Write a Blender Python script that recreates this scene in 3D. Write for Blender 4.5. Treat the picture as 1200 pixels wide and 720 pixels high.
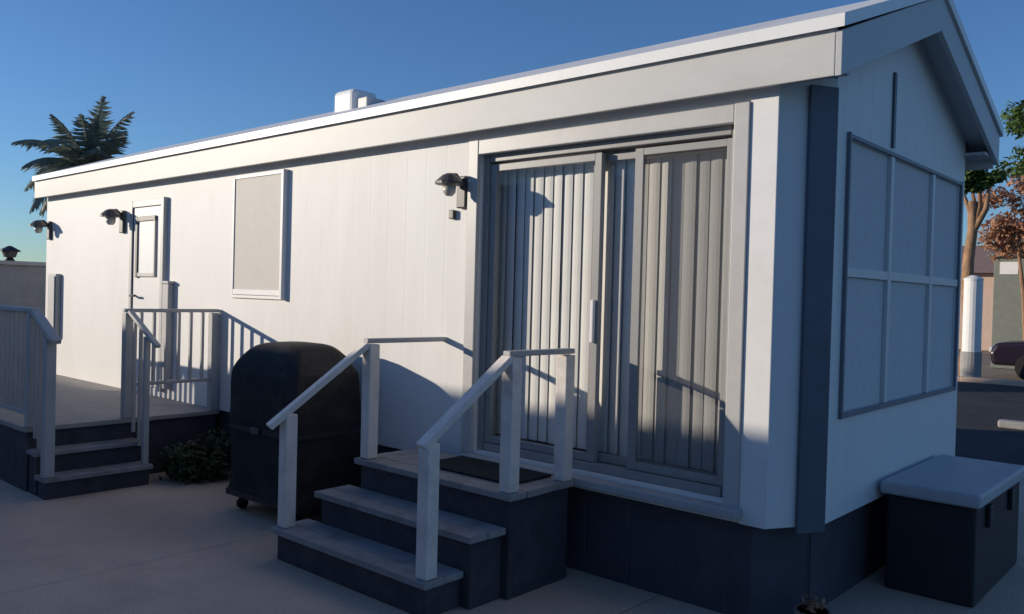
import bpy, bmesh, math, random
from mathutils import Vector, Matrix

scn = bpy.context.scene
for o in list(bpy.data.objects):
    bpy.data.objects.remove(o)
COL = scn.collection
random.seed(7)
R = math.radians

# ------------------------------------------------------------------ camera
cd = bpy.data.cameras.new('camera')
cam = bpy.data.objects.new('camera', cd)
COL.objects.link(cam)
cd.sensor_width = 36.0
cd.lens = 36.0 * 980.84 / 1200.0
cd.clip_start = 0.05
cd.clip_end = 3000
right = Vector((0.74619, 0.66520, 0.02661))
fwd = Vector((-0.66505, 0.74664, -0.01525))
right.normalize()
fwd = (fwd - right * fwd.dot(right)).normalized()
up = right.cross(fwd).normalized()
cam.matrix_world = Matrix((
    (right.x, up.x, -fwd.x, 0.0),
    (right.y, up.y, -fwd.y, 0.0),
    (right.z, up.z, -fwd.z, 1.62),
    (0, 0, 0, 1)))
scn.camera = cam

# ------------------------------------------------------------------ light
SUN_EL = R(12.0)
SUN_AZ = R(180 + 55.5)            # compass style, +Y = 0, +X = 90
w = bpy.data.worlds.new('World')
scn.world = w
w.use_nodes = True
nt = w.node_tree
bg = nt.nodes['Background']
sky = nt.nodes.new('ShaderNodeTexSky')
sky.sky_type = 'NISHITA'
sky.sun_disc = False
sky.sun_elevation = SUN_EL
sky.sun_rotation = SUN_AZ
sky.air_density = 1.0
sky.dust_density = 0.1
sky.ozone_density = 2.5
wb = nt.nodes.new('ShaderNodeMixRGB')      # cool white balance of the clear winter sky
wb.blend_type = 'MULTIPLY'
wb.inputs[0].default_value = 1.0
wb.inputs[2].default_value = (0.475, 0.665, 0.95, 1)
nt.links.new(sky.outputs[0], wb.inputs[1])
nt.links.new(wb.outputs[0], bg.inputs[0])
bg.inputs[1].default_value = 0.14

sl = bpy.data.lights.new('sun', 'SUN')
sl.energy = 4.2
sl.angle = R(0.5)
sl.color = (1.0, 0.885, 0.725)
so = bpy.data.objects.new('sun', sl)
COL.objects.link(so)
to_sun = Vector((math.sin(SUN_AZ) * math.cos(SUN_EL), math.cos(SUN_AZ) * math.cos(SUN_EL), math.sin(SUN_EL)))
so.rotation_euler = to_sun.to_track_quat('Z', 'Y').to_euler()
so.location = (-6, -12, 9)

scn.view_settings.view_transform = 'Standard'
scn.view_settings.look = 'None'
scn.view_settings.exposure = 0.0
scn.view_settings.gamma = 1.0
scn.view_settings.use_curve_mapping = False
scn.render.resolution_x = 1024
scn.render.resolution_y = 614

# ------------------------------------------------------------------ materials
def mat(name, col, rough=0.6, var=0.12, scale=6.0, bump=0.0, bscale=40.0, spec=0.4, metal=0.0,
        dirt=None, dscale=1.5, damt=0.5, groove=None, stretch=None, gd=0.006, speck=0):
    m = bpy.data.materials.new(name)
    m.use_nodes = True
    n = m.node_tree.nodes
    l = m.node_tree.links
    b = n['Principled BSDF']
    b.inputs['Roughness'].default_value = rough
    b.inputs['Metallic'].default_value = metal
    b.inputs['Specular IOR Level'].default_value = spec
    tc = n.new('ShaderNodeTexCoord')
    vec = tc.outputs['Object']
    if stretch:
        mp = n.new('ShaderNodeMapping')
        mp.inputs['Scale'].default_value = stretch
        l.new(vec, mp.inputs['Vector'])
        nvec = mp.outputs[0]
    else:
        nvec = vec
    nz = n.new('ShaderNodeTexNoise')
    nz.inputs['Scale'].default_value = scale
    nz.inputs['Detail'].default_value = 6
    nz.inputs['Roughness'].default_value = 0.65
    l.new(nvec, nz.inputs['Vector'])
    rp = n.new('ShaderNodeValToRGB')
    rp.color_ramp.elements[0].position = 0.3
    rp.color_ramp.elements[1].position = 0.7
    rp.color_ramp.elements[0].color = tuple(c * (1 - var) for c in col) + (1,)
    rp.color_ramp.elements[1].color = tuple(min(1, c * (1 + var)) for c in col) + (1,)
    l.new(nz.outputs[0], rp.inputs[0])
    out = rp.outputs[0]
    if dirt:
        n2 = n.new('ShaderNodeTexNoise')
        n2.inputs['Scale'].default_value = dscale
        n2.inputs['Detail'].default_value = 9
        n2.inputs['Roughness'].default_value = 0.7
        l.new(nvec, n2.inputs['Vector'])
        r2 = n.new('ShaderNodeValToRGB')
        r2.color_ramp.elements[0].position = 0.48
        r2.color_ramp.elements[1].position = 0.72
        r2.color_ramp.elements[1].color = (damt, damt, damt, 1)
        l.new(n2.outputs[0], r2.inputs[0])
        mx = n.new('ShaderNodeMixRGB')
        mx.inputs[2].default_value = tuple(dirt) + (1,)
        l.new(r2.outputs[0], mx.inputs[0])
        l.new(out, mx.inputs[1])
        out = mx.outputs[0]
    if speck:
        n4 = n.new('ShaderNodeTexNoise')
        n4.inputs['Scale'].default_value = speck
        n4.inputs['Detail'].default_value = 4
        l.new(vec, n4.inputs['Vector'])
        r4 = n.new('ShaderNodeValToRGB')
        r4.color_ramp.elements[0].position = 0.35
        r4.color_ramp.elements[1].position = 0.6
        r4.color_ramp.elements[0].color = (0.78, 0.78, 0.78, 1)
        l.new(n4.outputs[0], r4.inputs[0])
        m4 = n.new('ShaderNodeMixRGB'); m4.blend_type = 'MULTIPLY'; m4.inputs[0].default_value = 1
        l.new(out, m4.inputs[1]); l.new(r4.outputs[0], m4.inputs[2])
        out = m4.outputs[0]
    l.new(out, b.inputs['Base Color'])
    hsrc = None
    if bump:
        n3 = n.new('ShaderNodeTexNoise')
        n3.inputs['Scale'].default_value = bscale
        n3.inputs['Detail'].default_value = 5
        l.new(vec, n3.inputs['Vector'])
        bp = n.new('ShaderNodeBump')
        bp.inputs['Strength'].default_value = bump
        bp.inputs['Distance'].default_value = 0.01
        l.new(n3.outputs[0], bp.inputs['Height'])
        hsrc = bp
        l.new(bp.outputs[0], b.inputs['Normal'])
    if groove:
        axis, period, width = groove
        sx = n.new('ShaderNodeSeparateXYZ')
        l.new(vec, sx.inputs[0])
        md = n.new('ShaderNodeMath'); md.operation = 'PINGPONG'
        md.inputs[1].default_value = period / 2
        l.new(sx.outputs[axis], md.inputs[0])
        mr = n.new('ShaderNodeMapRange')
        mr.inputs['From Min'].default_value = 0
        mr.inputs['From Max'].default_value = width
        l.new(md.outputs[0], mr.inputs['Value'])
        bp2 = n.new('ShaderNodeBump')
        bp2.inputs['Strength'].default_value = 0.5
        bp2.inputs['Distance'].default_value = gd
        l.new(mr.outputs[0], bp2.inputs['Height'])
        if hsrc:
            l.new(hsrc.outputs[0], bp2.inputs['Normal'])
        l.new(bp2.outputs[0], b.inputs['Normal'])
    return m

def glass(name, tint=(0.965, 0.965, 0.96), ior=1.5):
    m = bpy.data.materials.new(name)
    m.use_nodes = True
    n = m.node_tree.nodes
    l = m.node_tree.links
    n.remove(n['Principled BSDF'])
    tr = n.new('ShaderNodeBsdfTransparent')
    tr.inputs[0].default_value = tuple(tint) + (1,)
    gl = n.new('ShaderNodeBsdfGlossy')
    gl.inputs['Roughness'].default_value = 0.015
    fr = n.new('ShaderNodeFresnel')
    fr.inputs[0].default_value = ior
    mx = n.new('ShaderNodeMixShader')
    ge = n.new('ShaderNodeNewGeometry')       # no mirror on the inner face of a pane
    inv = n.new('ShaderNodeMath'); inv.operation = 'SUBTRACT'; inv.inputs[0].default_value = 1.0
    l.new(ge.outputs['Backfacing'], inv.inputs[1])
    mu = n.new('ShaderNodeMath'); mu.operation = 'MULTIPLY'
    l.new(fr.outputs[0], mu.inputs[0]); l.new(inv.outputs[0], mu.inputs[1])
    l.new(mu.outputs[0], mx.inputs[0])
    l.new(tr.outputs[0], mx.inputs[1])
    l.new(gl.outputs[0], mx.inputs[2])
    l.new(mx.outputs[0], n['Material Output'].inputs[0])
    return m

def screen_mat(name, col=(0.10, 0.10, 0.10), cover=0.22):
    m = bpy.data.materials.new(name)
    m.use_nodes = True
    n = m.node_tree.nodes
    l = m.node_tree.links
    b = n['Principled BSDF']
    b.inputs['Base Color'].default_value = tuple(col) + (1,)
    b.inputs['Roughness'].default_value = 0.8
    tr = n.new('ShaderNodeBsdfTransparent')
    mx = n.new('ShaderNodeMixShader')
    mx.inputs[0].default_value = cover
    l.new(tr.outputs[0], mx.inputs[1])
    l.new(b.outputs[0], mx.inputs[2])
    l.new(mx.outputs[0], n['Material Output'].inputs[0])
    return m

def leaf_mat(name, c1, c2, scale=2.5):
    m = mat(name, c1, rough=0.55, var=0.35, scale=scale, spec=0.3)
    n = m.node_tree.nodes
    rp = [x for x in n if x.type == 'VALTORGB'][0]
    rp.color_ramp.elements[0].color = tuple(c1) + (1,)
    rp.color_ramp.elements[1].color = tuple(c2) + (1,)
    l = m.node_tree.links
    tl = n.new('ShaderNodeBsdfTranslucent')
    l.new(rp.outputs[0], tl.inputs[0])
    mx = n.new('ShaderNodeMixShader')
    mx.inputs[0].default_value = 0.25
    l.new(n['Principled BSDF'].outputs[0], mx.inputs[1])
    l.new(tl.outputs[0], mx.inputs[2])
    l.new(mx.outputs[0], n['Material Output'].inputs[0])
    return m

M = {}
M['siding'] = mat('siding', (0.80, 0.785, 0.76), 0.55, 0.025, 3, 0.05, 60, 0.35, dirt=(0.58, 0.545, 0.49), dscale=0.8, damt=0.38, groove=(0, 0.2, 0.010), stretch=(1, 1, 0.25), gd=.0011)
M['siding_gable'] = mat('siding_gable', (0.74, 0.735, 0.72), 0.55, 0.03, 3, 0.05, 60, 0.35, dirt=(0.6, 0.58, 0.54), dscale=0.9, damt=0.25, groove=(1, 0.2, 0.010), stretch=(1, 1, 0.3))
M['trim'] = mat('trim', (0.80, 0.79, 0.77), 0.45, 0.03, 8, 0.04, 90, 0.4, dirt=(0.55, 0.52, 0.48), dscale=2.5, damt=0.25)
M['leaf_frame'] = mat('leaf_frame', (0.31, 0.305, 0.295), 0.4, 0.05, 12, 0.03, 90, 0.45, dirt=(0.28, 0.27, 0.26), dscale=4, damt=0.3)
M['frame'] = mat('frame', (0.52, 0.51, 0.49), 0.4, 0.05, 12, 0.03, 90, 0.45, dirt=(0.4, 0.38, 0.36), dscale=4, damt=0.3)
M['stile'] = mat('stile', (0.20, 0.20, 0.215), 0.35, 0.06, 8, 0.02, 90, 0.5)
M['fascia'] = mat('fascia', (0.57, 0.56, 0.535), 0.5, 0.05, 2.5, 0.05, 50, 0.4, dirt=(0.4, 0.37, 0.33), dscale=1.3, damt=0.5, stretch=(0.35, 1, 1))
M['rake'] = mat('rake', (0.50, 0.50, 0.50), 0.5, 0.05, 3, 0.05, 50, 0.4)
M['roof'] = mat('roof', (0.83, 0.82, 0.79), 0.42, 0.05, 1.5, 0.06, 20, 0.4, dirt=(0.5, 0.46, 0.4), dscale=0.9, damt=0.4)
M['dark_trim'] = mat('dark_trim', (0.10, 0.115, 0.15), 0.5, 0.10, 8, 0.05, 60, 0.4)
M['bar'] = mat('bar', (0.67, 0.67, 0.66), 0.5, 0.04, 8, 0.04, 60, 0.4)
M['window_trim'] = mat('window_trim', (0.17, 0.185, 0.22), 0.5, 0.06, 8, 0.04, 60, 0.4)
M['skirt'] = mat('skirt', (0.068, 0.068, 0.085), 0.7, 0.18, 5, 0.15, 30, 0.3, groove=(0, 0.3, 0.012))
M['shade_cloth'] = mat('shade_cloth', (0.62, 0.62, 0.62), 0.85, 0.05, 20, 0.1, 150, 0.1)
M['shutter'] = mat('shutter', (0.60, 0.565, 0.52), 0.6, 0.03, 10, 0.0, 10, 0.3, groove=(2, 0.075, 0.002), gd=.0006)
M['blind'] = mat('blind', (0.86, 0.845, 0.81), 0.6, 0.04, 4, 0.03, 60, 0.2)
M['door'] = mat('door', (0.78, 0.765, 0.74), 0.4, 0.02, 6, 0.02, 60, 0.4)
M['black'] = mat('black', (0.022, 0.022, 0.025), 0.45, 0.2, 20, 0.1, 80, 0.5)
M['bronze'] = mat('bronze', (0.09, 0.082, 0.075), 0.45, 0.25, 20, 0.1, 80, 0.5)
M['frosted'] = mat('frosted', (0.55, 0.52, 0.45), 0.25, 0.1, 12, 0.0, 10, 0.5)
M['interior'] = mat('interior', (0.45, 0.42, 0.38), 0.8, 0.05, 2)
M['glass'] = glass('glass')
M['screen'] = screen_mat('screen')
M['door_glass'] = mat('door_glass', (0.88, 0.88, 0.85), 0.4, 0.03, 12, 0.0, 10, 0.3)
M['post_white'] = mat('post_white', (0.76, 0.70, 0.64), 0.5, 0.07, 9, 0.10, 45, 0.4, dirt=(0.33, 0.31, 0.29), dscale=6, damt=0.45)
M['tread'] = mat('tread', (0.30, 0.29, 0.29), 0.75, 0.15, 9, 0.25, 40, 0.25, dirt=(0.16, 0.14, 0.13), dscale=4, damt=0.8)
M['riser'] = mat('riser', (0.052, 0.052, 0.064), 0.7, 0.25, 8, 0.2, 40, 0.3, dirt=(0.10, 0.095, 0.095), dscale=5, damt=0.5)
M['mat_dark'] = mat('mat_dark', (0.035, 0.042, 0.042), 0.95, 0.3, 40, 0.6, 200, 0.05)
M['deck_wood'] = mat('deck_wood', (0.36, 0.335, 0.315), 0.7, 0.12, 8, 0.2, 40, 0.25, dirt=(0.2, 0.18, 0.16), dscale=4, damt=0.5, groove=(1, 0.14, 0.008))
M['rail_grey'] = mat('rail_grey', (0.44, 0.435, 0.43), 0.5, 0.10, 10, 0.1, 50, 0.4, dirt=(0.2, 0.2, 0.19), dscale=5, damt=0.4)
M['concrete'] = mat('concrete', (0.74, 0.545, 0.41), 0.85, 0.14, 2.2, 0.5, 60, 0.2, dirt=(0.32, 0.25, 0.20), dscale=0.55, damt=0.9, groove=(0, 2.4, 0.016), speck=110, gd=.03)
M['asphalt'] = mat('asphalt', (0.055, 0.055, 0.057), 0.9, 0.25, 4, 0.6, 130, 0.2, dirt=(0.10, 0.097, 0.09), dscale=0.7, damt=0.5)
M['dirt'] = mat('dirt', (0.30, 0.25, 0.20), 0.95, 0.2, 1.2, 0.5, 30, 0.1, dirt=(0.2, 0.16, 0.12), dscale=0.5, damt=0.6)
M['cover'] = mat('cover', (0.018, 0.018, 0.020), 0.7, 0.25, 5, 0.9, 7, 0.3, dirt=(0.07, 0.064, 0.06), dscale=2.5, damt=0.6)
M['block'] = mat('block', (0.30, 0.31, 0.32), 0.9, 0.1, 6, 0.3, 40, 0.15, groove=(2, 0.2, 0.010))
M['coping'] = mat('coping', (0.42, 0.42, 0.42), 0.85, 0.1, 6, 0.2, 40, 0.15)
M['bin'] = mat('bin', (0.025, 0.024, 0.028), 0.6, 0.15, 8, 0.1, 40, 0.4)
M['lid'] = mat('lid', (0.47, 0.47, 0.49), 0.45, 0.05, 8, 0.06, 40, 0.4, dirt=(0.3, 0.29, 0.29), dscale=3, damt=0.4)
M['bark'] = mat('bark', (0.34, 0.20, 0.12), 0.95, 0.4, 14, 0.8, 30, 0.1, stretch=(1, 1, 0.3))
M['palm_bark'] = mat('palm_bark', (0.20, 0.16, 0.12), 0.95, 0.35, 10, 0.8, 25, 0.1, stretch=(1, 1, 3))
M['leaf'] = leaf_mat('leaf', (0.045, 0.085, 0.022), (0.12, 0.19, 0.045))
M['leaf_dark'] = leaf_mat('leaf_dark', (0.02, 0.04, 0.018), (0.05, 0.085, 0.03), 6)
M['palm_leaf'] = leaf_mat('palm_leaf', (0.12, 0.155, 0.135), (0.24, 0.275, 0.22), 1.5)
M['dry_leaf'] = leaf_mat('dry_leaf', (0.30, 0.14, 0.08), (0.55, 0.30, 0.18), 3)
M['stucco'] = mat('stucco', (0.58, 0.42, 0.33), 0.9, 0.06, 5, 0.4, 60, 0.1)
M['white_paint'] = mat('white_paint', (0.78, 0.77, 0.75), 0.5, 0.05, 6, 0.1, 40, 0.3)
M['cabinet'] = mat('cabinet', (0.20, 0.21, 0.18), 0.5, 0.1, 6, 0.1, 40, 0.4)
M['car'] = mat('car', (0.022, 0.014, 0.026), 0.25, 0.05, 3, 0.0, 10, 0.6)
M['car_glass'] = mat('car_glass', (0.02, 0.022, 0.025), 0.08, 0.05, 3, 0.0, 10, 0.6)
M['rubber'] = mat('rubber', (0.02, 0.02, 0.02), 0.85, 0.1, 10)
M['rim'] = mat('rim', (0.45, 0.45, 0.46), 0.3, 0.05, 10, metal=0.8)
M['terracotta'] = mat('terracotta', (0.28, 0.19, 0.17), 0.85, 0.15, 8, 0.2, 40, 0.2)
M['stone'] = mat('stone', (0.34, 0.33, 0.32), 0.9, 0.15, 8, 0.4, 20, 0.15)

# ------------------------------------------------------------------ mesh helpers
class MB:
    def __init__(s):
        s.v = []
        s.f = []
    def poly(s, pts):
        i = len(s.v)
        s.v += [tuple(p) for p in pts]
        s.f.append(tuple(range(i, i + len(pts))))
        return s
    def box(s, x0, x1, y0, y1, z0, z1, T=None):
        i = len(s.v)
        pts = [(x0, y0, z0), (x1, y0, z0), (x1, y1, z0), (x0, y1, z0), (x0, y0, z1), (x1, y0, z1), (x1, y1, z1), (x0, y1, z1)]
        if T:
            pts = [tuple(T @ Vector(p)) for p in pts]
        s.v += pts
        for q in ((0, 3, 2, 1), (4, 5, 6, 7), (0, 1, 5, 4), (1, 2, 6, 5), (2, 3, 7, 6), (3, 0, 4, 7)):
            s.f.append(tuple(i + k for k in q))
        return s
    def prism(s, ring, off):
        """closed polygon ring extruded by vector off"""
        off = Vector(off)
        i = len(s.v)
        n = len(ring)
        s.v += [tuple(p) for p in ring] + [tuple(Vector(p) + off) for p in ring]
        s.f.append(tuple(i + k for k in range(n)))
        s.f.append(tuple(i + n + k for k in reversed(range(n))))
        for k in range(n):
            s.f.append((i + k, i + n + k, i + n + (k + 1) % n, i + (k + 1) % n))
        return s
    def bar(s, a, b, wd, ht, upv=(0, 0, 1)):
        a = Vector(a); b = Vector(b)
        d = (b - a).normalized()
        upv = Vector(upv)
        sd = d.cross(upv)
        if sd.length < 1e-4:
            sd = Vector((1, 0, 0))
        sd.normalize()
        u = sd.cross(d).normalized()
        ring = [a + sd * (wd / 2 * p) + u * (ht / 2 * q) for p, q in ((-1, -1), (1, -1), (1, 1), (-1, 1))]
        return s.prism(ring, b - a)
    def tube(s, pts, radii, n=8, cap=True):
        pts = [Vector(p) for p in pts]
        rings = []
        for k, p in enumerate(pts):
            d = (pts[min(k + 1, len(pts) - 1)] - pts[max(k - 1, 0)]).normalized()
            a = d.cross(Vector((0.13, 0.29, 0.95)))
            if a.length < 0.05:
                a = d.cross(Vector((1, 0, 0)))
            a.normalize()
            b = d.cross(a)
            r = radii[k] if isinstance(radii, (list, tuple)) else radii
            i = len(s.v)
            s.v += [tuple(p + (a * math.cos(2 * math.pi * j / n) + b * math.sin(2 * math.pi * j / n)) * r) for j in range(n)]
            rings.append(i)
        for k in range(len(rings) - 1):
            for j in range(n):
                s.f.append((rings[k] + j, rings[k] + (j + 1) % n, rings[k + 1] + (j + 1) % n, rings[k + 1] + j))
        if cap:
            s.f.append(tuple(rings[0] + j for j in reversed(range(n))))
            s.f.append(tuple(rings[-1] + j for j in range(n)))
        return s
    def build(s, name, m, parent=None, bevel=0.0, smooth=False, seg=2):
        me = bpy.data.meshes.new(name)
        me.from_pydata(s.v, [], s.f)
        me.materials.append(m)
        bm = bmesh.new()
        bm.from_mesh(me)
        bmesh.ops.recalc_face_normals(bm, faces=bm.faces)
        bm.to_mesh(me)
        bm.free()
        o = bpy.data.objects.new(name, me)
        COL.objects.link(o)
        if parent is not None:
            o.parent = parent
            off = Vector((0, 0, 0))
            q = parent
            while q is not None:
                off += q.location
                q = q.parent
            # geometry is written in world metres: keep it there
            me.transform(Matrix.Translation(-off))
        if bevel:
            b = o.modifiers.new('bevel', 'BEVEL')
            b.width = bevel
            b.segments = seg
            b.limit_method = 'ANGLE'
        if smooth:
            for p in me.polygons:
                p.use_smooth = True
        return o

def tag(o, label=None, cat=None, group=None, kind=None):
    if label: o['label'] = label
    if cat: o['category'] = cat
    if group: o['group'] = group
    if kind: o['kind'] = kind
    return o

def thing(name, loc, label, cat, group=None):
    o = bpy.data.objects.new(name, None)
    o.empty_display_size = 0.1
    COL.objects.link(o)
    o.location = loc
    return tag(o, label, cat, group)

def BX(x0, x1, y0, y1, z0, z1):
    return MB().box(x0, x1, y0, y1, z0, z1)

def wall_open(mb, fp, x0, x1, z0, z1, holes, depth):
    """wall sheet with holes; fp(a, d, z) maps along, depth, height to a point"""
    xs = sorted({x0, x1} | {h[0] for h in holes} | {h[1] for h in holes})
    zs = sorted({z0, z1} | {h[2] for h in holes} | {h[3] for h in holes})
    def hole(a, b):
        return any(h[0] < a < h[1] and h[2] < b < h[3] for h in holes)
    for i in range(len(xs) - 1):
        for j in range(len(zs) - 1):
            if hole((xs[i] + xs[i + 1]) / 2, (zs[j] + zs[j + 1]) / 2):
                continue
            for d in (0, depth):
                mb.poly([fp(xs[i], d, zs[j]), fp(xs[i + 1], d, zs[j]), fp(xs[i + 1], d, zs[j + 1]), fp(xs[i], d, zs[j + 1])])
    for a, b, c, d in holes:
        for p, q in (((a, c), (b, c)), ((b, c), (b, d)), ((b, d), (a, d)), ((a, d), (a, c))):
            mb.poly([fp(p[0], 0, p[1]), fp(q[0], 0, q[1]), fp(q[0], depth, q[1]), fp(p[0], depth, p[1])])
    return mb

# ------------------------------------------------------------------ ground
g = MB()
N = 1500
g.poly([(-N, -N, -0.06), (N, -N, -0.06), (N, N, -0.06), (-N, N, -0.06)])
tag(g.build('ground', M['dirt']), kind='structure')
g = BX(-24, 1.2, -1.0, 9.5, -0.12, 0.0)
tag(g.build('concrete_pad', M['concrete'], bevel=0.01), kind='structure')
g = MB().poly([(1.2, -12, -0.02), (14, -12, -0.02), (14, 11.0, -0.02), (1.2, 11.0, -0.02)])
g.poly([(-24, 9.5, -0.02), (1.2, 9.5, -0.02), (1.2, 11.0, -0.02), (-24, 11.0, -0.02)])
g.poly([(-24, 11.0, -0.02), (40, 11.0, -0.02), (40, 20.1, -0.02), (-24, 20.1, -0.02)])
tag(g.build('road', M['asphalt']), kind='structure')
g = BX(-24, 40, 20.1, 20.3, -0.1, 0.09)
tag(g.build('kerb', M['concrete'], bevel=0.02), kind='structure')

# ------------------------------------------------------------------ mobile home
XL, XA, YW = -11.25, -1.767, 3.911
BXC = (-1.601, 4.200)      # where the bevelled corner meets the gable
XG, YB = -1.601, 6.65
ZF, ZE = 0.50, 2.69
EY0, EY1 = 3.80, 6.87      # eave fascia planes
RIDGE_Y, RIDGE_Z = 5.335, 3.44
RX = -1.435                # rake plane at the gable end
RL = -11.36

home = thing('mobile_home', (-6.5, 5.3, 0), 'long white mobile home with low gabled roof, vertical siding and sliding glass doors', 'mobile home')

SD = (-3.79, -1.99, 0.60, 2.52)      # sliding door opening
WN = (-6.80, -6.02, 1.55, 2.57)      # window opening
DR = (-8.84, -8.13, 0.58, 2.42)     # entry door opening
mb = wall_open(MB(), lambda a, d, z: (a, YW + d, z), XL, XA, ZF, ZE + 0.03, [SD, WN, DR], 0.215)
wall = mb.build('long_wall', M['siding'], home)
# bevelled corner
mb = MB().prism([(XA, YW + .001, ZF), (BXC[0], BXC[1], ZF), (BXC[0] - .1, BXC[1] + .02, ZF), (XA - .05, YW + .2, ZF)], (0, 0, ZE + .05 - ZF))
mb.build('corner_panel', M['siding_gable'], home)
# dark upright board on the bevel
A = Vector((XA, YW, 0)); Bv = Vector((BXC[0], BXC[1], 0))
dv = (Bv - A).normalized(); nv = Vector((dv.y, -dv.x, 0))
p0 = A + dv * 0.16 + nv * 0.002; p1 = A + dv * 0.325 + nv * 0.002
mb = MB().prism([p0 + Vector((0, 0, 0.47)), p1 + Vector((0, 0, 0.47)), p1 + nv * .022 + Vector((0, 0, 0.47)), p0 + nv * .022 + Vector((0, 0, 0.47))], (0, 0, ZE - 0.47))
mb.build('corner_board', M['dark_trim'], home, bevel=.004)
# white corner trim on the long wall
BX(XA - .145, XA + .002, YW - .018, YW - .001, ZF, ZE).build('corner_trim', M['trim'], home, bevel=.004)

# gable wall
def roof_under(y):
    s = (RIDGE_Z - 2.87) / (RIDGE_Y - EY0)
    return RIDGE_Z - abs(y - RIDGE_Y) * s - 0.11
GW = (4.37, 6.52, 1.05, 2.47)
mb = wall_open(MB(), lambda a, d, z: (XG - d, a, z), BXC[1], YB, ZF, 2.58, [GW], 0.09)
for x in (XG, XG - .09):
    mb.poly([(x, BXC[1], 2.58), (x, YB, 2.58), (x, YB, roof_under(YB)), (x, RIDGE_Y, roof_under(RIDGE_Y)), (x, BXC[1], roof_under(BXC[1]))])
mb.build('gable_wall', M['siding_gable'], home)
# far and back walls
mb = MB().poly([(XL, YW, ZF), (XL, YB, ZF), (XL, YB, roof_under(YB)), (XL, RIDGE_Y, roof_under(RIDGE_Y)), (XL, YW, roof_under(YW))])
mb.build('end_wall', M['siding_gable'], home)
MB().box(XL, XG - .09, YB - .08, YB, ZF, ZE + .04).build('back_wall', M['siding'], home)
# floor, ceiling and a partition give the inside its depth
BX(XL + .02, XG - .1, YW + .22, YB - .09, ZF - .02, ZF + .06).build('floor', M['interior'], home)
BX(XL + .02, XG - .1, YW + .22, YB - .09, 2.60, 2.64).build('ceiling', M['interior'], home)
BX(-5.0, -4.9, YW + .23, YB - .1, ZF + .07, 2.59).build('partition', M['interior'], home)

# skirting
mb = BX(XL + .06, XA - .10, YW + .05, YW + .09, -.02, ZF - .003)
mb.box(XG - .12, XG - .08, BXC[1] + .05, YB - .05, -.02, ZF - .003)
mb.prism([(XA - .10, YW + .06, -.02), (XG - .08, BXC[1] + .06, -.02), (XG - .12, BXC[1] + .08, -.02), (XA - .10, YW + .10, -.02)], (0, 0, ZF + .017))
mb.build('skirting', M['skirt'], home)

# roof: two slopes, then fascia, rake boards and soffit
t = 0.06
prof = [(EY0 - .03, 2.858), (RIDGE_Y, RIDGE_Z), (EY1 + .03, 2.858), (EY1 + .03, 2.858 + t), (RIDGE_Y, RIDGE_Z + t), (EY0 - .03, 2.858 + t)]
mb = MB().prism([(RL, y, z) for y, z in prof], (RX + .02 - RL, 0, 0))
roof = mb.build('roof', M['roof'], home)
BX(RL, RX - .03, EY0, EY0 + .025, 2.65, 2.88).build('fascia', M['fascia'], roof, bevel=.004)
BX(RL, RX - .03, EY1 - .025, EY1, 2.625, 2.853).build('fascia', M['fascia'], roof, bevel=.004)
for s in (1, -1):
    ye = EY0 if s == 1 else EY1
    h = 0.205
    ring = [(RX - .028, ye, 2.853 - h), (RX - .028, RIDGE_Y, RIDGE_Z - h - .002), (RX - .028, RIDGE_Y, RIDGE_Z - .002), (RX - .028, ye, 2.852)]
    MB().prism(ring, (.03, 0, 0)).build('rake_board', M['rake'], roof, bevel=.003)
mb = BX(RL + .01, RX - .03, EY0 + .027, YW + .08, 2.692, 2.712)
mb.box(RL + .01, RX - .03, YB - .05, EY1 - .027, 2.692, 2.712)
# sloping soffits at the gable overhang
for s in (1, -1):
    ye = EY0 + .03 if s == 1 else EY1 - .03
    ring = [(XG + .001, ye, 2.853 - .12), (XG + .001, RIDGE_Y, RIDGE_Z - .12), (XG + .001, RIDGE_Y, RIDGE_Z - .10), (XG + .001, ye, 2.853 - .10)]
    mb.prism(ring, (RX - .03 - XG - .002, 0, 0))
mb.build('soffit', M['rake'], roof)
# roof vent
v = BX(-6.52, -6.21, 4.72, 5.02, 3.1, 3.47).build('roof_vent', M['white_paint'], roof, bevel=.05, seg=3)
BX(-6.205, -6.06, 4.76, 4.98, 3.1, 3.375).build('vent_flap', M['fascia'], v, bevel=.01)

# --- sliding door
x0, x1, z0, z1 = SD
sd = MB()
sd.box(x0 - .085, x0 + .005, YW - .03, YW - .002, z0 - .03, z1 + .09)
sd.box(x1 - .005, x1 + .078, YW - .03, YW - .002, z0 - .03, z1 + .09)
sd.box(x0 + .006, x1 - .006, YW - .028, YW - .003, z1 - .005, z1 + .088)
slider = sd.build('sliding_door', M['frame'], home, bevel=.005)
fr = MB()
fr.box(x0 + .002, x0 + .045, YW + 0.035, YW + 0.165, z0 + .002, z1 - .002)
fr.box(x1 - .045, x1 - .002, YW + 0.035, YW + 0.165, z0 + .002, z1 - .002)
fr.box(x0 + .052, x1 - .052, YW + 0.037, YW + 0.163, z1 - .05, z1 - .002)
fr.box(x0 + .052, x1 - .052, YW + 0.037, YW + 0.163, z0 + .002, z0 + .05)
fr.build('frame', M['leaf_frame'], slider, bevel=.004)
def leaf(xa, xb, ya, yb, sw=.06):
    m_ = MB()
    m_.box(xa, xa + sw, ya, yb, z0 + .052, z1 - .063)
    m_.box(xb - sw, xb, ya, yb, z0 + .052, z1 - .063)
    m_.box(xa + sw, xb - sw, ya + .002, yb - .002, z1 - .11, z1 - .064)
    m_.box(xa + sw, xb - sw, ya + .002, yb - .002, z0 + .053, z0 + .10)
    m_.build('leaf_frame', M['leaf_frame'], slider, bevel=.004)
    ym = (ya + yb) / 2
    BX(xa + sw - .004, xb - sw + .004, ym - .003, ym + .003, z0 + .095, z1 - .105).build('glass_pane', M['glass'], slider)
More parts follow.
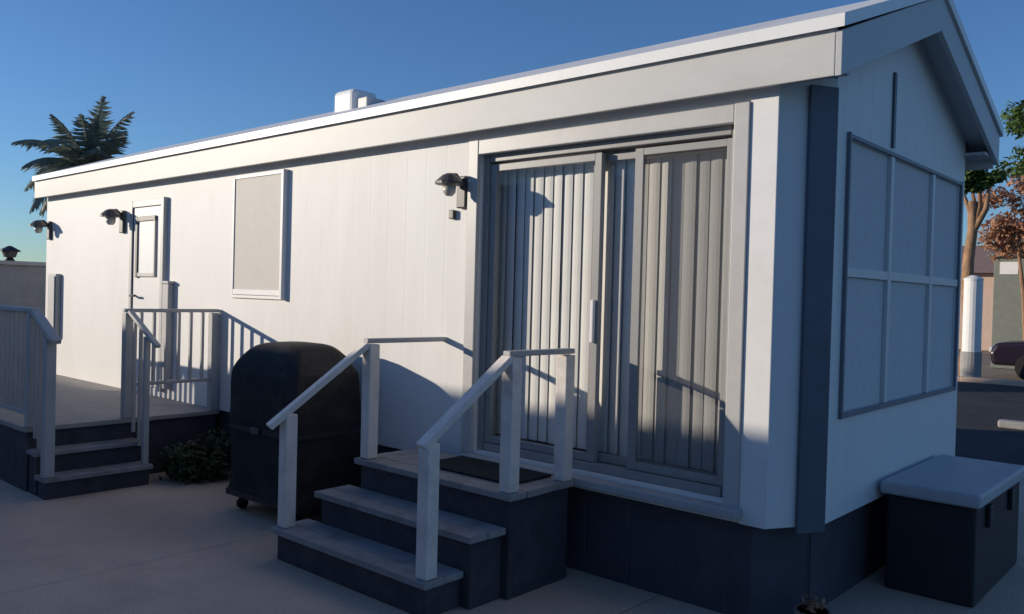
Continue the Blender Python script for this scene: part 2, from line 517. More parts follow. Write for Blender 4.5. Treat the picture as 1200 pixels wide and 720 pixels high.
leaf(x0 + .047, -2.86, YW + 0.050, YW + 0.090, .05)
leaf(-2.955, x1 - .047, YW + 0.100, YW + 0.140, .055)
# insect screen on the right leaf
m_ = MB()
m_.box(-2.635, -2.58, YW + 0.055, YW + 0.077, z0 + .053, z1 - .064)
m_.box(x1 - .083, x1 - .047, YW + 0.055, YW + 0.077, z0 + .053, z1 - .064)
m_.box(-2.58, x1 - .083, YW + 0.056, YW + 0.076, z1 - .105, z1 - .065)
m_.box(-2.58, x1 - .083, YW + 0.056, YW + 0.076, z0 + .054, z0 + .10)
m_.build('screen_frame', M['leaf_frame'], slider, bevel=.003)
BX(-2.581, x1 - .082, YW + 0.065, YW + 0.067, z0 + .09, z1 - .10).build('insect_screen', M['screen'], slider)
BX(-2.90, -2.875, YW + 0.025, YW + 0.049, 1.35, 1.60).build('handle', M['trim'], slider, bevel=.006)
# vertical blinds
mb = MB()
x = x0 - .35
while x < x1 + .22:
    a = R(random.uniform(-13, -7))
    c, s = math.cos(a) * .045, math.sin(a) * .045
    y = YW + 0.182 + random.uniform(-.004, .004)
    zb = z0 + .09 + random.uniform(0, .006)
    n = 4
    for k in range(n):                   # slightly curved slats
        u0, u1 = -1 + 2 * k / n, -1 + 2 * (k + 1) / n
        c0, c1 = .008 * (1 - u0 * u0), .008 * (1 - u1 * u1)
        mb.poly([(x + c * u0 - s * .0, y + s * u0 - c0, zb), (x + c * u1, y + s * u1 - c1, zb), (x + c * u1, y + s * u1 - c1, z1 - .03), (x + c * u0, y + s * u0 - c0, z1 - .03)])
    x += .0775
mb.build('vertical_blind', M['blind'], slider)
BX(x0 - .4, x1 + .27, YW + 0.170, YW + 0.220, z1 - .002, z1 + .04).build('blind_rail', M['trim'], slider)
# sill slab that sticks out under the door
BX(x0 - .02, x1 + .10, YW - .10, YW - .003, .535, .582).build('sill', M['coping'], slider, bevel=.008)

# --- window with a closed beige shutter
x0, x1, z0, z1 = WN
f = MB()
f.box(x0 - .028, x0, YW - .012, YW + .09, z0 - .028, z1 + .028)
f.box(x1, x1 + .035, YW - .045, YW + .09, z0 - .028, z1 + .028)
f.box(x0, x1, YW - .011, YW + .088, z1, z1 + .027)
f.box(x0, x1, YW - .02, YW + .088, z0 - .027, z0)
win = f.build('window', M['trim'], home, bevel=.004)
BX(x0 + .002, x1 - .002, YW - .004, YW + .01, z0 + .002, z1 - .002).build('shutter', M['shutter'], win)
BX(x0 + .002, x1 - .002, YW - .014, YW - .005, z0 + .003, z0 + .05).build('shutter_bar', M['trim'], win, bevel=.004)

# --- entry door
x0, x1, z0, z1 = DR
f = MB()
f.box(x0 - .06, x0, YW - .012, YW + .09, z0 - .02, z1 + .07)
f.box(x1, x1 + .06, YW - .045, YW + .09, z0 - .02, z1 + .07)
f.box(x0, x1, YW - .011, YW + .088, z1, z1 + .068)
dr = BX(x0 + .004, x1 - .004, YW + .005, YW + .045, z0 + .004, z1 - .004).build('entry_door', M['door'], home, bevel=.003)
f.build('door_frame', M['frame'], dr, bevel=.004)
gf = MB()
gx0, gx1, gz0, gz1 = -8.70, -8.34, 1.74, 2.27
gf.box(gx0 - .05, gx0, YW - .018, YW + .004, gz0 - .05, gz1 + .05)
gf.box(gx0, gx1 + .03, YW - .017, YW + .003, gz1, gz1 + .05)
gf.build('window_frame', M['bronze'], dr, bevel=.004)
gf = MB()
gf.box(gx1, gx1 + .03, YW - .016, YW + .004, gz0 - .04, gz1)
gf.box(gx0, gx1, YW - .015, YW + .003, gz0 - .04, gz0)
gf.build('window_bead', M['frame'], dr, bevel=.004)
BX(gx0, gx1, YW - .004, YW + .004, gz0, gz1).build('window_pane', M['door_glass'], dr)
MB().tube([(-8.77, YW + .005, 1.50), (-8.77, YW - .05, 1.50), (-8.67, YW - .055, 1.50)], .012, 8).build('handle', M['bronze'], dr)

# --- wall lanterns: back plate, arm and a sloping hood with a frosted shade
def lantern(x, z, s=1.0):
    L = BX(x - .055 * s, x + .055 * s, YW - .035, YW - .001, z - .15 * s, z + .13 * s).build('wall_lantern', M['bronze'], home, bevel=.008)
    MB().tube([(x, YW - .03, z + .07 * s), (x, YW - .08, z + .13 * s), (x, YW - .14, z + .12 * s)], .014, 8).build('arm', M['bronze'], L, smooth=True)
    hd = MB()
    c = Vector((x, YW - .14, z + .06 * s))
    n = 14
    hd.tube([c + Vector((0, 0, .075 * s)), c + Vector((0, 0, .06 * s)), c + Vector((0, 0, 0)), c + Vector((0, 0, -.02 * s))], [.02, .06 * s, .125 * s, .125 * s], n)
    hd.build('hood', M['bronze'], L, smooth=False)
    MB().tube([c + Vector((0, 0, -.022)), c + Vector((0, 0, -.09 * s)), c + Vector((0, 0, -.12 * s))], [.06 * s, .055 * s, .03 * s], n).build('lamp_glass', M['frosted'], L, smooth=True)
lantern(-3.93, 2.29, .75)
lantern(-9.06, 2.29, .85)
lantern(-11.12, 2.26, .8)
# doorbell / outlet under the right lantern
BX(-4.045, -4.0, YW - .03, YW - .001, 2.11, 2.17).build('outlet_cover', M['bronze'], home, bevel=.006)
# utility panel at the far end
up_ = BX(-11.0, -10.76, YW - .06, YW - .001, .95, 1.72).build('utility_panel', M['rail_grey'], home, bevel=.01)
BX(-10.98, -10.78, YW - .072, YW - .062, .98, 1.69).build('panel_door', M['rail_grey'], up_, bevel=.004)
# narrow grey upright box with a cap beside the entry door
cb = BX(-8.04, -7.91, YW - .06, YW - .001, .60, 1.63).build('grey_wall_box', M['rail_grey'], home, bevel=.01)
BX(-8.05, -7.90, YW - .07, YW + .0, 1.632, 1.66).build('grey_box_cap', M['rail_grey'], cb, bevel=.005)

# --- gable window under a pale shade cloth
a0, a1, z0, z1 = GW
f = MB()
f.box(XG - .002, XG + .02, a0 - .022, a0, z0 - .03, z1 + .03)
f.box(XG - .002, XG + .02, a1, a1 + .022, z0 - .03, z1 + .03)
f.box(XG - .001, XG + .019, a0, a1, z0 - .028, z0)
f.box(XG - .001, XG + .019, a0, a1, z1, z1 + .022)
gw = f.build('gable_window', M['window_trim'], home, bevel=.003)
BX(XG - .030, XG - .025, a0 + .001, a1 - .001, z0 + .001, z1 - .001).build('glass_pane', M['glass'], gw)
for ya, yb in ((a0 + .002, 5.022), (5.078, 5.842), (5.898, a1 - .002)):
    for za, zb in ((z0 + .002, 1.755), (1.809, z1 - .002)):
        BX(XG - .018, XG - .012, ya, yb, za, zb).build('shade_cloth', M['shade_cloth'], gw)
for y in (5.05, 5.87):
    BX(XG - .024, XG + .012, y - .025, y + .025, z0 + .001, z1 - .001).build('mullion', M['bar'], gw, bevel=.003)
for ya, yb in ((a0 + .001, 5.024), (5.076, 5.844), (5.896, a1 - .001)):
    BX(XG - .024, XG + .010, ya, yb, 1.757, 1.807).build('transom_bar', M['bar'], gw, bevel=.003)
BX(XG + .001, XG + .014, 5.03, 5.065, 2.52, 2.95).build('vent_strip', M['dark_trim'], home)

# ------------------------------------------------------------------ front entry steps
st = thing('entry_steps', (-3.55, 3.4, 0), 'wooden entry steps with white posts and handrails leading up to the sliding glass doors', 'steps')
def slab(ring, z0, z1, name, m, parent, bevel=.006):
    return MB().prism([Vector((p[0], p[1], z0)) for p in ring], (0, 0, z1 - z0)).build(name, m, parent, bevel=bevel)
def rect(x0, x1, y0, y1): return [(x0, y0), (x1, y0), (x1, y1), (x0, y1)]
# boards of each level lie side by side with a narrow gap
def boards(x0, x1, y0, y1, z, n, name):
    mb = MB(); w_ = (y1 - y0) / n
    for k in range(n):
        mb.box(x0 + random.uniform(-.003, .003), x1 + random.uniform(-.003, .003), y0 + k * w_ + .002, y0 + (k + 1) * w_ - .002, z - .036, z + random.uniform(-.001, .001))
    return mb.build(name, M['tread'], st, bevel=.004)
boards(-4.20, -2.88, 3.26, 3.805, .57, 4, 'platform')
slab(rect(-4.165, -2.915, 3.295, 3.80), 0, .532, 'platform_skirt', M['riser'], st)
boards(-4.27, -2.93, 3.02, 3.29, .385, 2, 'tread')
slab(rect(-4.24, -2.96, 3.055, 3.292), 0, .347, 'riser', M['riser'], st)
boards(-4.36, -2.995, 2.775, 3.05, .195, 2, 'tread')
slab(rect(-4.33, -3.025, 2.81, 3.052), 0, .157, 'riser', M['riser'], st)
yaw = 0
PW = .078
def post(p, z0, z1, rot=yaw, name='post', m='post_white', par=None, wd=PW):
    T = Matrix.Translation((p[0], p[1], 0)) @ Matrix.Rotation(rot, 4, 'Z')
    return MB().box(-wd / 2, wd / 2, -wd / 2, wd / 2, z0, z1, T).build(name, M[m], par or st, bevel=.006)
pFL, pFR, p3, p4, p5, p6 = (-4.30, 2.85), (-3.05, 2.835), (-2.94, 3.315), (-4.13, 3.325), (-2.925, 3.755), (-4.09, 3.76)
post(pFL, .197, .87); post(pFR, .197, .87)
for q in (p3, p4, p5):
    post(q, .572, 1.285)
def rail(a, za, b, zb, name, m='post_white', par=None, wd=.085, ht=.036, ext=(0, 0)):
    a = Vector((a[0], a[1], za)); b = Vector((b[0], b[1], zb))
    d = (b - a).normalized()
    return MB().bar(a - d * ext[0], b + d * ext[1], wd, ht).build(name, M[m], par or st, bevel=.006)
rail(pFL, .892, p4, 1.306, 'handrail', ext=(.15, -.035))
rail(pFR, .892, p3, 1.306, 'handrail', ext=(.06, -.035))
rail(p4, 1.306, (-4.09, YW - .04), 1.306, 'guard_rail', 'rail_grey', None, .055, .03, ext=(.045, .05))
rail(p3, 1.306, p5, 1.306, 'guard_rail', 'rail_grey', None, .055, .03, ext=(.045, .05))
tag(slab(rect(-3.75, -3.02, 3.42, 3.77), .574, .586, 'doormat', M['mat_dark'], None, 0), 'dark doormat lying on the platform in front of the sliding doors', 'doormat')

# ------------------------------------------------------------------ rear deck
dk = thing('wooden_deck', (-9, 3.1, 0), 'raised grey wooden deck with railings and steps at the far entry door', 'deck')
DX0, DX1, DY0, DZ = -11.0, -7.0, 2.30, .50
BX(DX0, DX1, DY0, YW - .004, DZ - .037, DZ).build('deck_floor', M['deck_wood'], dk, bevel=.005)
mb = BX(DX0 + .05, DX1 - .03, DY0 + .03, DY0 + .06, 0, DZ - .039)
mb.box(DX1 - .06, DX1 - .03, DY0 + .062, YW - .02, 0, DZ - .039)
mb.build('deck_skirt', M['riser'], dk)
for xn, z in ((-6.64, .165), (-6.82, .333)):
    BX(xn - .20, xn, DY0 + .02, 3.14, z - .035, z).build('tread', M['tread'], dk, bevel=.005)
    BX(xn - .178, xn - .03, DY0 + .04, 3.12, 0, z - .037).build('riser', M['riser'], dk)
def dpost(x, y, z0, z1, wd=.075):
    return post((x, y), z0, z1, 0, 'post', 'rail_grey', dk, wd)
RT = 1.40
dpost(-7.04, 2.36, DZ + .002, RT - .02); dpost(-6.69, 2.36, .167, 1.20)
dpost(-7.04, 3.09, DZ + .002, RT - .02); dpost(-6.69, 3.09, .167, 1.20, .045)
dpost(-7.04, 3.86, DZ + .002, RT - .02)
for x in (-8.3, -9.6, -10.9):
    dpost(x, 2.36, DZ + .002, RT - .02)
def drail(a, b, name, wd=.07, ht=.036):
    return MB().bar(a, b, wd, ht).build(name, M['rail_grey'], dk, bevel=.005)
drail((-10.95, 2.36, RT), (-7.0, 2.36, RT), 'guard_rail')
drail((-10.86, 2.36, .60), (-7.08, 2.36, .60), 'bottom_rail', .04, .04)
drail((-7.04, 3.05, RT), (-7.04, 3.90, RT), 'guard_rail', .05, .03)
drail((-7.04, 3.13, .78), (-7.04, 3.82, .78), 'bottom_rail', .04, .03)
drail((-6.99, 2.36, RT - .01), (-6.56, 2.36, 1.18), 'handrail')
drail((-7.0, 3.09, RT - .01), (-6.50, 3.09, 1.13), 'handrail', .045, .03)
def baluster(x, y, z0, z1, wd=.024):
    MB().box(x - wd / 2, x + wd / 2, y - wd / 2, y + wd / 2, z0, z1).build('baluster', M['rail_grey'], dk)
x = -10.8
while x < -7.1:
    if min(abs(x - q) for q in (-8.3, -9.6)) > .06:
        baluster(x, 2.36, .622, RT - .02, .03)
    x += .10
for k in range(1, 7):
    baluster(-7.04, 3.09 + .77 * k / 7, .797, RT - .017)
for k in range(1, 4):
    f = k / 4
    baluster(-7.02 + .33 * f, 2.36, .50 - .31 * f, RT - .03 - .15 * f, .03)
for k in range(1, 3):
    f = k / 3
    baluster(-7.02 + .33 * f, 3.09, .50 - .30 * f, RT - .03 - .17 * f)

# ------------------------------------------------------------------ covered barbecue grill
bq = thing('covered_grill', (-5.18, 3.43, 0), 'large barbecue grill under a black fitted cover standing between deck and entry steps', 'grill')
def rrect(cx, cy, hx, hy, r, z, rot, n=7, wob=0.0, seed=0):
    out = []
    rnd = random.Random(seed)
    for q, (sx, sy) in enumerate(((1, 1), (-1, 1), (-1, -1), (1, -1))):
        for k in range(n):
            a = math.pi / 2 * (q + k / (n - 1))
            x = sx * (hx - r) + r * math.cos(a) + rnd.uniform(-wob, wob)
            y = sy * (hy - r) + r * math.sin(a) + rnd.uniform(-wob, wob)
            out.append((cx + x * math.cos(rot) - y * math.sin(rot), cy + x * math.sin(rot) + y * math.cos(rot), z + rnd.uniform(-wob, wob) * .6))
    return out
gr = R(3)
GX, GY = -5.2, 3.49
levels = [(.125, .43, .325, .05, .006), (.16, .428, .322, .05, .008), (.22, .415, .312, .05, .010), (.30, .405, .304, .055, .010), (.46, .40, .30, .055, .010), (.62, .398, .298, .06, .009), (.78, .398, .298, .06, .008), (.92, .398, .298, .06, .007), (1.02, .395, .295, .065, .006),
          (1.03, .392, .292, .08, .006), (1.07, .372, .283, .09, .006), (1.11, .345, .272, .10, .006), (1.15, .312, .258, .11, .006), (1.185, .275, .235, .12, .005), (1.21, .235, .20, .11, .005), (1.226, .17, .145, .09, .004), (1.231, .09, .075, .06, .002)]
def folds(ring, z):
    # loose cloth: vertical pleats that deepen towards the hem, pinched in by a cord
    out = []
    for k, p in enumerate(ring):
        a = math.atan2(p[1] - GY, p[0] - GX)
        amp = .026 * max(0, 1 - z / 1.0) ** .7 + .004
        d = amp * (math.sin(a * 9 + 1.3 * math.sin(a * 2) + z * 1.5) + .6 * math.sin(a * 17 + 2 + z * 2.2)) - .018 * math.exp(-((z - .27) / .05) ** 2)
        r = math.hypot(p[0] - GX, p[1] - GY)
        q = (r + d) / r
        out.append((GX + (p[0] - GX) * q, GY + (p[1] - GY) * q, p[2]))
    return out
mb = MB()
rings = []
for i, (z, hx, hy, r, wob) in enumerate(levels):
    i0 = len(mb.v)
    mb.v += folds(rrect(GX, GY, hx, hy, r, z, gr, 7, wob, i + 3), z)
    rings.append(i0)
n = 28
for a, b in zip(rings, rings[1:]):
    for k in range(n):
        mb.f.append((a + k, a + (k + 1) % n, b + (k + 1) % n, b + k))
mb.f.append(tuple(rings[-1] + k for k in range(n)))
cv = mb.build('cover', M['cover'], bq, smooth=True)
sub = cv.modifiers.new('s', 'SUBSURF'); sub.levels = 1; sub.render_levels = 2
# hem band and a velcro strap at the lower edge
mb = MB()
ra, rb = folds(rrect(GX, GY, .437, .332, .05, .121, gr), .125), folds(rrect(GX, GY, .436, .331, .05, .163, gr), .16)
rc, rd = folds(rrect(GX, GY, .42, .315, .045, .163, gr), .16), folds(rrect(GX, GY, .42, .315, .045, .121, gr), .125)
i0 = len(mb.v); mb.v += ra + rb + rc + rd
for q in range(4):
    for k in range(n):
        mb.f.append((i0 + q * n + k, i0 + q * n + (k + 1) % n, i0 + ((q + 1) % 4) * n + (k + 1) % n, i0 + ((q + 1) % 4) * n + k))
mb.build('hem', M['black'], cv)
sa = folds(rrect(GX, GY, .402, .302, .06, .60, gr), .62); sb2 = folds(rrect(GX, GY, .402, .302, .06, .635, gr), .62)
mb = MB(); mb.v += [(GX + (p[0] - GX) * 1.012, GY + (p[1] - GY) * 1.012, p[2]) for p in sa + sb2]
for k in range(n): mb.f.append((k, (k + 1) % n, n + (k + 1) % n, n + k))
mb.build('strap', M['black'], cv)
BX(GX - .05, GX + .05, GY - .325, GY - .305, .595, .64).build('buckle', M['bronze'], cv, bevel=.006)
for sx in (-.32, .32):
    for sy in (-.2, .2):
        cx = GX + sx * math.cos(gr) - sy * math.sin(gr); cy = GY + sx * math.sin(gr) + sy * math.cos(gr)
        MB().tube([(cx - .018, cy, .04), (cx + .018, cy, .04)], .04, 14).build('caster', M['rubber'], bq)
        BX(cx - .022, cx + .022, cy - .022, cy + .022, .078, .4).build('leg', M['black'], bq)

# ------------------------------------------------------------------ storage box at the gable end
sb = thing('storage_box', (-1.32, 5.5, 0), 'dark storage box with a pale grey lid standing against the gable wall', 'storage box')
BX(-1.55, -1.09, 5.0, 6.1, 0, .543).build('body', M['bin'], sb, bevel=.015)
BX(-1.575, -1.06, 4.95, 6.15, .545, .62).build('lid', M['lid'], sb, bevel=.018, seg=3)
for y in (5.25, 5.8):
    BX(-1.088, -1.065, y - .04, y + .04, .40, .52).build('latch', M['black'], sb, bevel=.004)

# ------------------------------------------------------------------ small things on the ground
def leafball(mb, c, rx, ry, rz, count, size, seed, hollow=.35, up=.3):
    rnd = random.Random(seed)
    c = Vector(c)
    for _ in range(count):
        d = Vector((rnd.gauss(0, 1), rnd.gauss(0, 1), rnd.gauss(0, 1))).normalized()
        r = (hollow + (1 - hollow) * rnd.random() ** .6)
        p = c + Vector((d.x * rx * r, d.y * ry * r, d.z * rz * r))
        nrm = (d + Vector((rnd.uniform(-1, 1), rnd.uniform(-1, 1), rnd.uniform(-.4, 1) + up))).normalized()
        a = nrm.cross(Vector((rnd.uniform(-1, 1), rnd.uniform(-1, 1), rnd.uniform(-1, 1))))
        if a.length < .1: continue
        a.normalize(); b = nrm.cross(a)
        s = size * rnd.uniform(.6, 1.3)
        mb.poly([p - a * s, p + b * s * .42, p + a * s, p - b * s * .42])
    return mb

pl = thing('low_shrub', (-6.55, 3.58, 0), 'low dark green shrub growing on the ground between deck and covered grill', 'shrub')
mb = MB()
for k in range(14):
    leafball(mb, (-6.58 + random.uniform(-.16, .14), 3.60 + random.uniform(-.26, .2), .17 + random.uniform(-.05, .10)), .16, .17, .15, 150, .035, 40 + k, .1, .6)
mb.build('foliage', M['leaf_dark'], pl)
mb = MB()
for k in range(6):
    a = k * 1.05
    mb.tube([(-6.55, 3.58, 0), (-6.55 + .1 * math.cos(a), 3.58 + .16 * math.sin(a), .14)], [.012, .006], 6)
mb.build('stem', M['bark'], pl)
pot = thing('flower_pot', (-1.575, 4.03, 0), 'small clay flower pot with a dry plant on the ground at the house corner', 'flower pot')
px_, py_ = -1.575, 4.03
MB().tube([(px_, py_, 0), (px_, py_, .09), (px_, py_, .092), (px_, py_, .12), (px_, py_, .12), (px_, py_, .10)], [.06, .075, .085, .088, .074, .072], 18).build('pot', M['terracotta'], pot)
leafball(MB(), (px_, py_, .15), .06, .06, .06, 60, .022, 5, .1, .6).build('plant', M['dry_leaf'], pot)

# ------------------------------------------------------------------ left background: block wall, lantern, palm
bw = thing('block_wall', (-13.1, 8, 0), 'grey block wall beyond the far end of the white mobile home', 'wall')
BX(-13.2, -13.0, 3.2, 14, -.05, 1.84).build('blockwork', M['block'], bw)
BX(-13.24, -12.96, 3.17, 14.03, 1.842, 1.90).build('coping', M['coping'], bw, bevel=.01)
wl = thing('wall_cap_lantern', (-13.1, 4.08, 1.9), 'small dark lantern standing on top of the grey block wall', 'lantern')
lx, ly, lz = -13.1, 4.08, 1.902
MB().tube([(lx, ly, lz), (lx, ly, lz + .03), (lx, ly, lz + .05)], [.07, .05, .04], 10).build('base', M['black'], wl)
MB().tube([(lx, ly, lz + .05), (lx, ly, lz + .13)], [.075, .10], 10).build('lamp_glass', M['bronze'], wl)
MB().tube([(lx, ly, lz + .13), (lx, ly, lz + .15), (lx, ly, lz + .21)], [.14, .13, .02], 10).build('cap', M['black'], wl)

def palm(name, base, h, L, nf, seed, label, cat, spear=True):
    rnd = random.Random(seed)
    t_ = thing(name, base, label, cat)
    b = Vector(base)
    pts = [b + Vector((.12 * math.sin(k * .7), .05 * k / 8, h * k / 8)) for k in range(9)]
    MB().tube(pts, [.28 - .10 * k / 8 + (.02 if k % 2 else 0) for k in range(9)], 12).build('trunk', M['palm_bark'], t_, smooth=True)
    top = pts[-1]
    def frond(mb, az, el, ln, droop, wdt=.36):
        d = Vector((math.cos(az) * math.cos(el), math.sin(az) * math.cos(el), math.sin(el)))
        p = top.copy(); step = ln / 12
        side = Vector((-math.sin(az), math.cos(az), 0))
        prev = p.copy()
        for k in range(13):
            f = k / 12
            q = p + d * step
            mb.bar(p, q, .035 * (1 - f) + .008, .03 * (1 - f) + .006)
            if k > 1:
                nrm = side.cross(d).normalized()
                for sg in (-1, 1):
                    for j in range(3):
                        c = p + (q - p) * (j / 3)
                        wl_ = wdt * (math.sin(math.pi * (.12 + .85 * f)) ** .7) * rnd.uniform(.8, 1.15)
                        tip = c + side * sg * wl_ + d * wl_ * .75 + Vector((0, 0, -wl_ * rnd.uniform(.15, .65))) + nrm * wl_ * .25
                        m0 = (c + tip) / 2 + nrm * .03
                        e = d * .022
                        mb.poly([c - e, m0 - e * 1.3, tip, m0 + e * 1.3, c + e])
            d = (d + Vector((0, 0, -droop * step * (1 + f)))).normalized()
            p = q
    mb = MB()
    for k in range(nf):
        az = k * 2.399 + rnd.uniform(-.2, .2)
        f = k / nf
        el = R(78 - 92 * f + rnd.uniform(-8, 8))
        frond(mb, az, el, L * rnd.uniform(.85, 1.1), .45 + .55 * f)
    if spear:
        frond(mb, R(70), R(84), L * .95, .12, .2)
        frond(mb, R(-10), R(78), L * .8, .2, .22)
    mb.build('crown', M['palm_leaf'], t_)
    return t_
palm('palm_tree', (-20.35, 7.98, -.06), 4.2, 1.62, 32, 11, 'feathery palm tree rising behind the far end of the white roof', 'palm tree')

# ------------------------------------------------------------------ right background, across the road in the sun
def tree(name, base, h, crowns, seed, label, mleaf, lean=(0, 0), r0=.18, leafsize=.10, count=420):
    t_ = thing(name, base, label, 'tree')
    b = Vector(base)
    pts = [b + Vector((lean[0] * k / 6 + .05 * math.sin(k * 1.7 + seed), lean[1] * k / 6 + .05 * math.cos(k * 1.3), h * k / 6)) for k in range(7)]
    mb = MB().tube(pts, [r0 * (1.25 if k == 0 else 1 - .09 * k) for k in range(7)], 10)
    for (cx, cy, cz, r) in crowns:
        c = b + Vector((cx, cy, cz))
        m0 = (pts[-2] + c) / 2 + Vector((.1, 0, -.1))
        mb.tube([pts[-2], m0, c], [r0 * .5, r0 * .33, r0 * .12], 7)
    mb.build('trunk', M['bark'], t_, smooth=True)
    cr = MB()
    for i, (cx, cy, cz, r) in enumerate(crowns):
        for j in range(5):
            rnd = random.Random(seed * 50 + i * 7 + j)
            c = b + Vector((cx + rnd.uniform(-.55, .55) * r, cy + rnd.uniform(-.55, .55) * r, cz + rnd.uniform(-.45, .45) * r))
            leafball(cr, c, r * .55, r * .55, r * .42, count // 5, leafsize, seed * 90 + i * 9 + j, .2, .4)
    cr.build('crown', mleaf, t_)
    return t_
tree('leafy_tree', (-5.0, 30.5, -.06), 4.8, [(-.85, 0, 6.3, .9), (.3, .3, 6.0, 1.3), (-.4, .2, 7.5, 1.0), (1.2, .2, 7.2, 1.5), (.25, .1, 8.9, 1.0), (1.9, .4, 8.8, 1.3), (2.6, .2, 6.6, 1.3)], 3,
     'tall leafy green tree standing behind the grey green shed', M['leaf'], (.5, 0), .17, .11, 700)
tree('small_tree', (-4.92, 21.3, -.06), 4.1, [(-.32, 0, 4.5, .40), (.05, .1, 4.75, .42), (-.1, .1, 4.5, .38), (.3, .1, 4.6, .3)], 5,
     'slim young tree with brown trunk and bright green tuft beside the white post', M['leaf'], (-.08, .05), .19, .09, 520)
# rust coloured bougainvillea
bs = thing('flowering_shrub', (-4.4, 24.4, -.06), 'tall rust coloured flowering shrub rising beside the grey green shed', 'shrub')
mb = MB()
rnd = random.Random(4)
for k in range(36):
    leafball(mb, (-4.85 + rnd.uniform(-.4, 1.2), 24.4 + rnd.uniform(-.3, .3), 4.05 + rnd.uniform(-1.0, .8)), .36, .34, .32, 120, .08, 300 + k, .15, .3)
mb.build('foliage', M['dry_leaf'], bs)
mb = MB()
for k in range(5):
    a = k * 1.3
    mb.tube([(-4.3, 24.4, -.06), (-4.3 + .15 * math.cos(a), 24.4 + .15 * math.sin(a), 1.9), (-4.3 + .5 * math.cos(a), 24.4 + .3 * math.sin(a), 4.0)], [.06, .05, .02], 7)
mb.build('stem', M['bark'], bs)
# white post on a grey foot
wp = thing('white_post', (-4.72, 20.66, 0), 'thick white painted post on a grey foot standing beside the far kerb', 'post')
MB().tube([(-4.72, 20.66, -.06), (-4.72, 20.66, .62)], .21, 20).build('foot', M['stone'], wp)
MB().tube([(-4.72, 20.66, .621), (-4.72, 20.66, 2.2)], .19, 20).build('shaft', M['white_paint'], wp, smooth=False)
MB().tube([(-4.72, 20.66, 2.201), (-4.72, 20.66, 2.24), (-4.72, 20.66, 2.31)], [.20, .20, .06], 20).build('cap', M['white_paint'], wp)
# small shed with a plain white plate
uc = thing('garden_shed', (-4.6, 26.7, -.06), 'grey green garden shed with a white plate on its front across the road', 'shed')
BX(-5.45, -3.0, 26.0, 27.6, -.05, 3.0).build('wall', M['cabinet'], uc, bevel=.01)
MB().prism([(-5.6, 25.85, 3.002), (-5.6, 27.75, 3.002), (-5.6, 27.75, 3.07), (-5.6, 26.8, 3.3), (-5.6, 25.85, 3.07)], (2.75, 0, 0)).build('roof', M['cabinet'], uc)
sd_ = BX(-4.6, -3.6, 25.96, 25.998, 0, 2.1).build('door', M['rail_grey'], uc, bevel=.005)
BX(-4.54, -4.50, 25.92, 25.958, 1.0, 1.15).build('handle', M['black'], sd_)
BX(-5.30, -4.86, 25.97, 25.998, 2.52, 2.86).build('plate', M['white_paint'], uc, bevel=.004)

# parked maroon car across the road
def car(loc, rz):
    c = thing('parked_car', loc, 'dark maroon car parked in front of the shed across the road', 'car')
    T = Matrix.Translation(loc) @ Matrix.Rotation(rz, 4, 'Z')
    def P(x, y, z): return T @ Vector((x, y, z))
    side = [(-2.15, .35), (-2.2, .62), (-2.05, .86), (-1.25, .95), (-.65, 1.36), (-.1, 1.45), (.75, 1.43), (1.45, 1.0), (2.05, .95), (2.2, .75), (2.17, .35)]
    lower = [(-2.15, .32), (-2.2, .62), (-2.08, .84), (-1.2, .93), (1.5, .98), (2.05, .93), (2.2, .72), (2.17, .32)]
    body = MB().prism([P(x, -.86, z) for x, z in lower], T.to_3x3() @ Vector((0, 1.72, 0))).build('body', M['car'], None, bevel=.09, seg=3)
    cab = MB()
    lo = [(-1.2, .94), (1.5, .985)]; hi = [(-.5, 1.42), (.75, 1.44)]
    ring = [P(-1.2, -.80, .93), P(1.5, -.80, .97), P(1.5, .80, .97), P(-1.2, .80, .93)]
    top = [P(-.5, -.62, 1.43), P(.78, -.62, 1.45), P(.78, .62, 1.45), P(-.5, .62, 1.43)]
    i0 = len(cab.v); cab.v += [tuple(p) for p in ring + top]
    for k in range(4): cab.f.append((k, (k + 1) % 4, 4 + (k + 1) % 4, 4 + k))
    cab.f.append((4, 5, 6, 7))
    cabo = cab.build('cabin_glass', M['car_glass'], None, bevel=.03)
    rf = MB().prism([P(-.52, -.63, 1.432), P(.80, -.63, 1.452), P(.80, .63, 1.452), P(-.52, .63, 1.432)], (0, 0, .03)).build('roof', M['car'], None, bevel=.012)
    parts = [body, cabo, rf]
    for x in (-1.35, 1.35):
        for y in (-.84, .84):
            s = -1 if y < 0 else 1
            wh = MB().tube([P(x, y - .1, .31), P(x, y + .03 * s, .31)], .31, 20).build('wheel', M['rubber'], None)
            MB().tube([P(x, y + .031 * s, .31), P(x, y + .04 * s, .31)], .19, 16).build('rim', M['rim'], None).parent = wh
            parts.append(wh)
    for y in (-.6, .6):
        parts.append(BX(0, .01, 0, .01, 0, .01).build('headlight', M['white_paint'], None))
        me = parts[-1].data
        me.clear_geometry()
        b = MB().box(-2.215, -2.16, y - .16, y + .16, .62, .74, T)
        me.from_pydata(b.v, [], b.f)
    for p in parts:
        p.parent = c
        p.matrix_parent_inverse = Matrix.Translation(loc).inverted()
    return c
car((-2.55, 23.2, -.06), R(3))

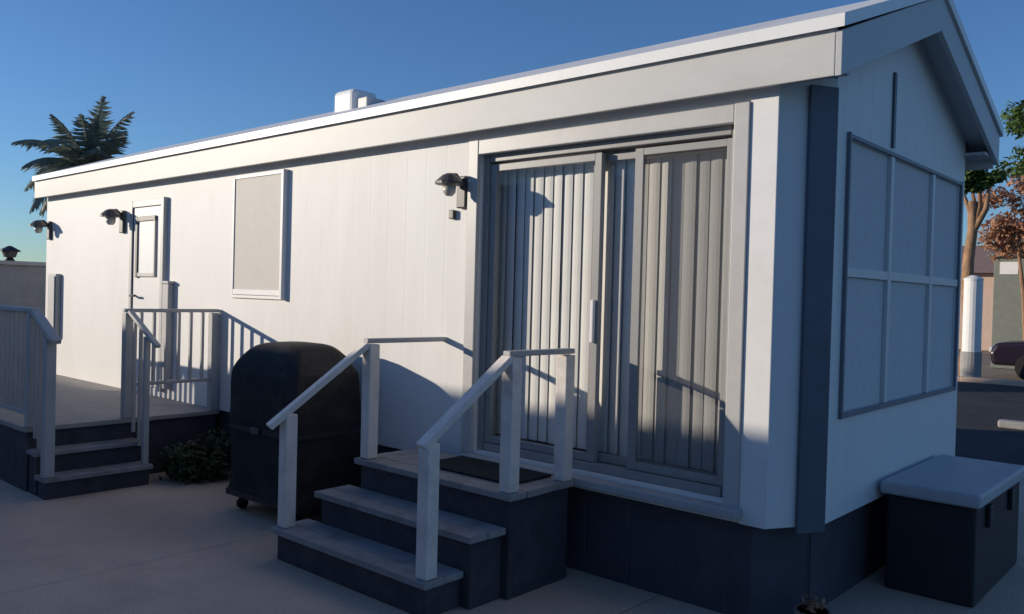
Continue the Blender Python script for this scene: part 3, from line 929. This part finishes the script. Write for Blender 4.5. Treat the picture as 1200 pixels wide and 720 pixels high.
# tan stucco house far across the road
fh = thing('stucco_house', (3, 38, -.06), 'low tan stucco house seen far across the road behind the car', 'house')
mb = wall_open(MB(), lambda a, d, z: (a, 36 + d, z), -11.0, 12, -.05, 2.9, [(-2.6, -1.2, 1.0, 2.1), (1.5, 3.2, 1.0, 2.1)], .2)
mb.box(-11.0, 12, 36.25, 43, -.05, 2.9)
mb.build('wall', M['stucco'], fh)
MB().prism([(-11.5, 35.6, 2.91), (-11.5, 43.5, 2.91), (-11.5, 39.5, 4.2)], (24, 0, 0)).build('roof', M['terracotta'], fh)
for a in (-2.6, 1.5):
    wv = BX(a, a + 1.55, 36.1, 36.12, 1.0, 2.1).build('window', M['car_glass'], fh)
# low concrete parking block: pale streak on the asphalt
pb = BX(-2.6, -.7, 12.9, 13.07, -.02, .09).build('parking_block', M['stone'], bevel=.03)
tag(pb, 'pale concrete parking block lying on the shaded asphalt behind the gable', 'parking block')

# ------------------------------------------------------------------ the neighbouring home behind the viewer: it shades the yard
nb = thing('neighbour_home', (-7, -2.9, 0), 'long white neighbouring mobile home across the narrow yard, behind the viewpoint', 'mobile home')
NL, NR, NY, NZ = -15.3, 5, -2.9, 3.52
BX(NL, NR, NY - 1.5, NY + 1.35, .02, 2.72).build('wall', M['siding'], nb)
ring = [(NY - 1.7, 2.72), (NY, NZ), (NY + 1.55, 2.78), (NY + 1.55, 2.72)]
MB().prism([(NL - .1, y, z) for y, z in ring], (NR - NL + .2, 0, 0)).build('roof', M['roof'], nb)
for xx in (-13, -8, -3.5):
    wv = BX(xx, xx + 1.2, NY + 1.351, NY + 1.38, 1.3, 2.2).build('window', M['trim'], nb)
    BX(xx + .08, xx + 1.12, NY + 1.382, NY + 1.39, 1.38, 2.12).build('pane', M['car_glass'], wv)
# unseen low roof and wall to the left, added to drop the shade edge
cp = thing('shade_carport', (-24, -2.9, 0), 'low flat roof added unseen beside the neighbouring mobile home to lower the shade edge', 'shade_carport')
BX(-32, NL - .12, NY - 1.6, NY + .2, 2.75, 2.88).build('roof', M['roof'], cp)
BX(-32, NL - .12, NY - .1, NY, 0, 2.75).build('wall', M['siding'], cp)
for xx in (-31.8, -24, -15.6):
    BX(xx, xx + .1, NY - 1.55, NY - 1.45, 0, 2.75).build('post', M['white_paint'], cp)
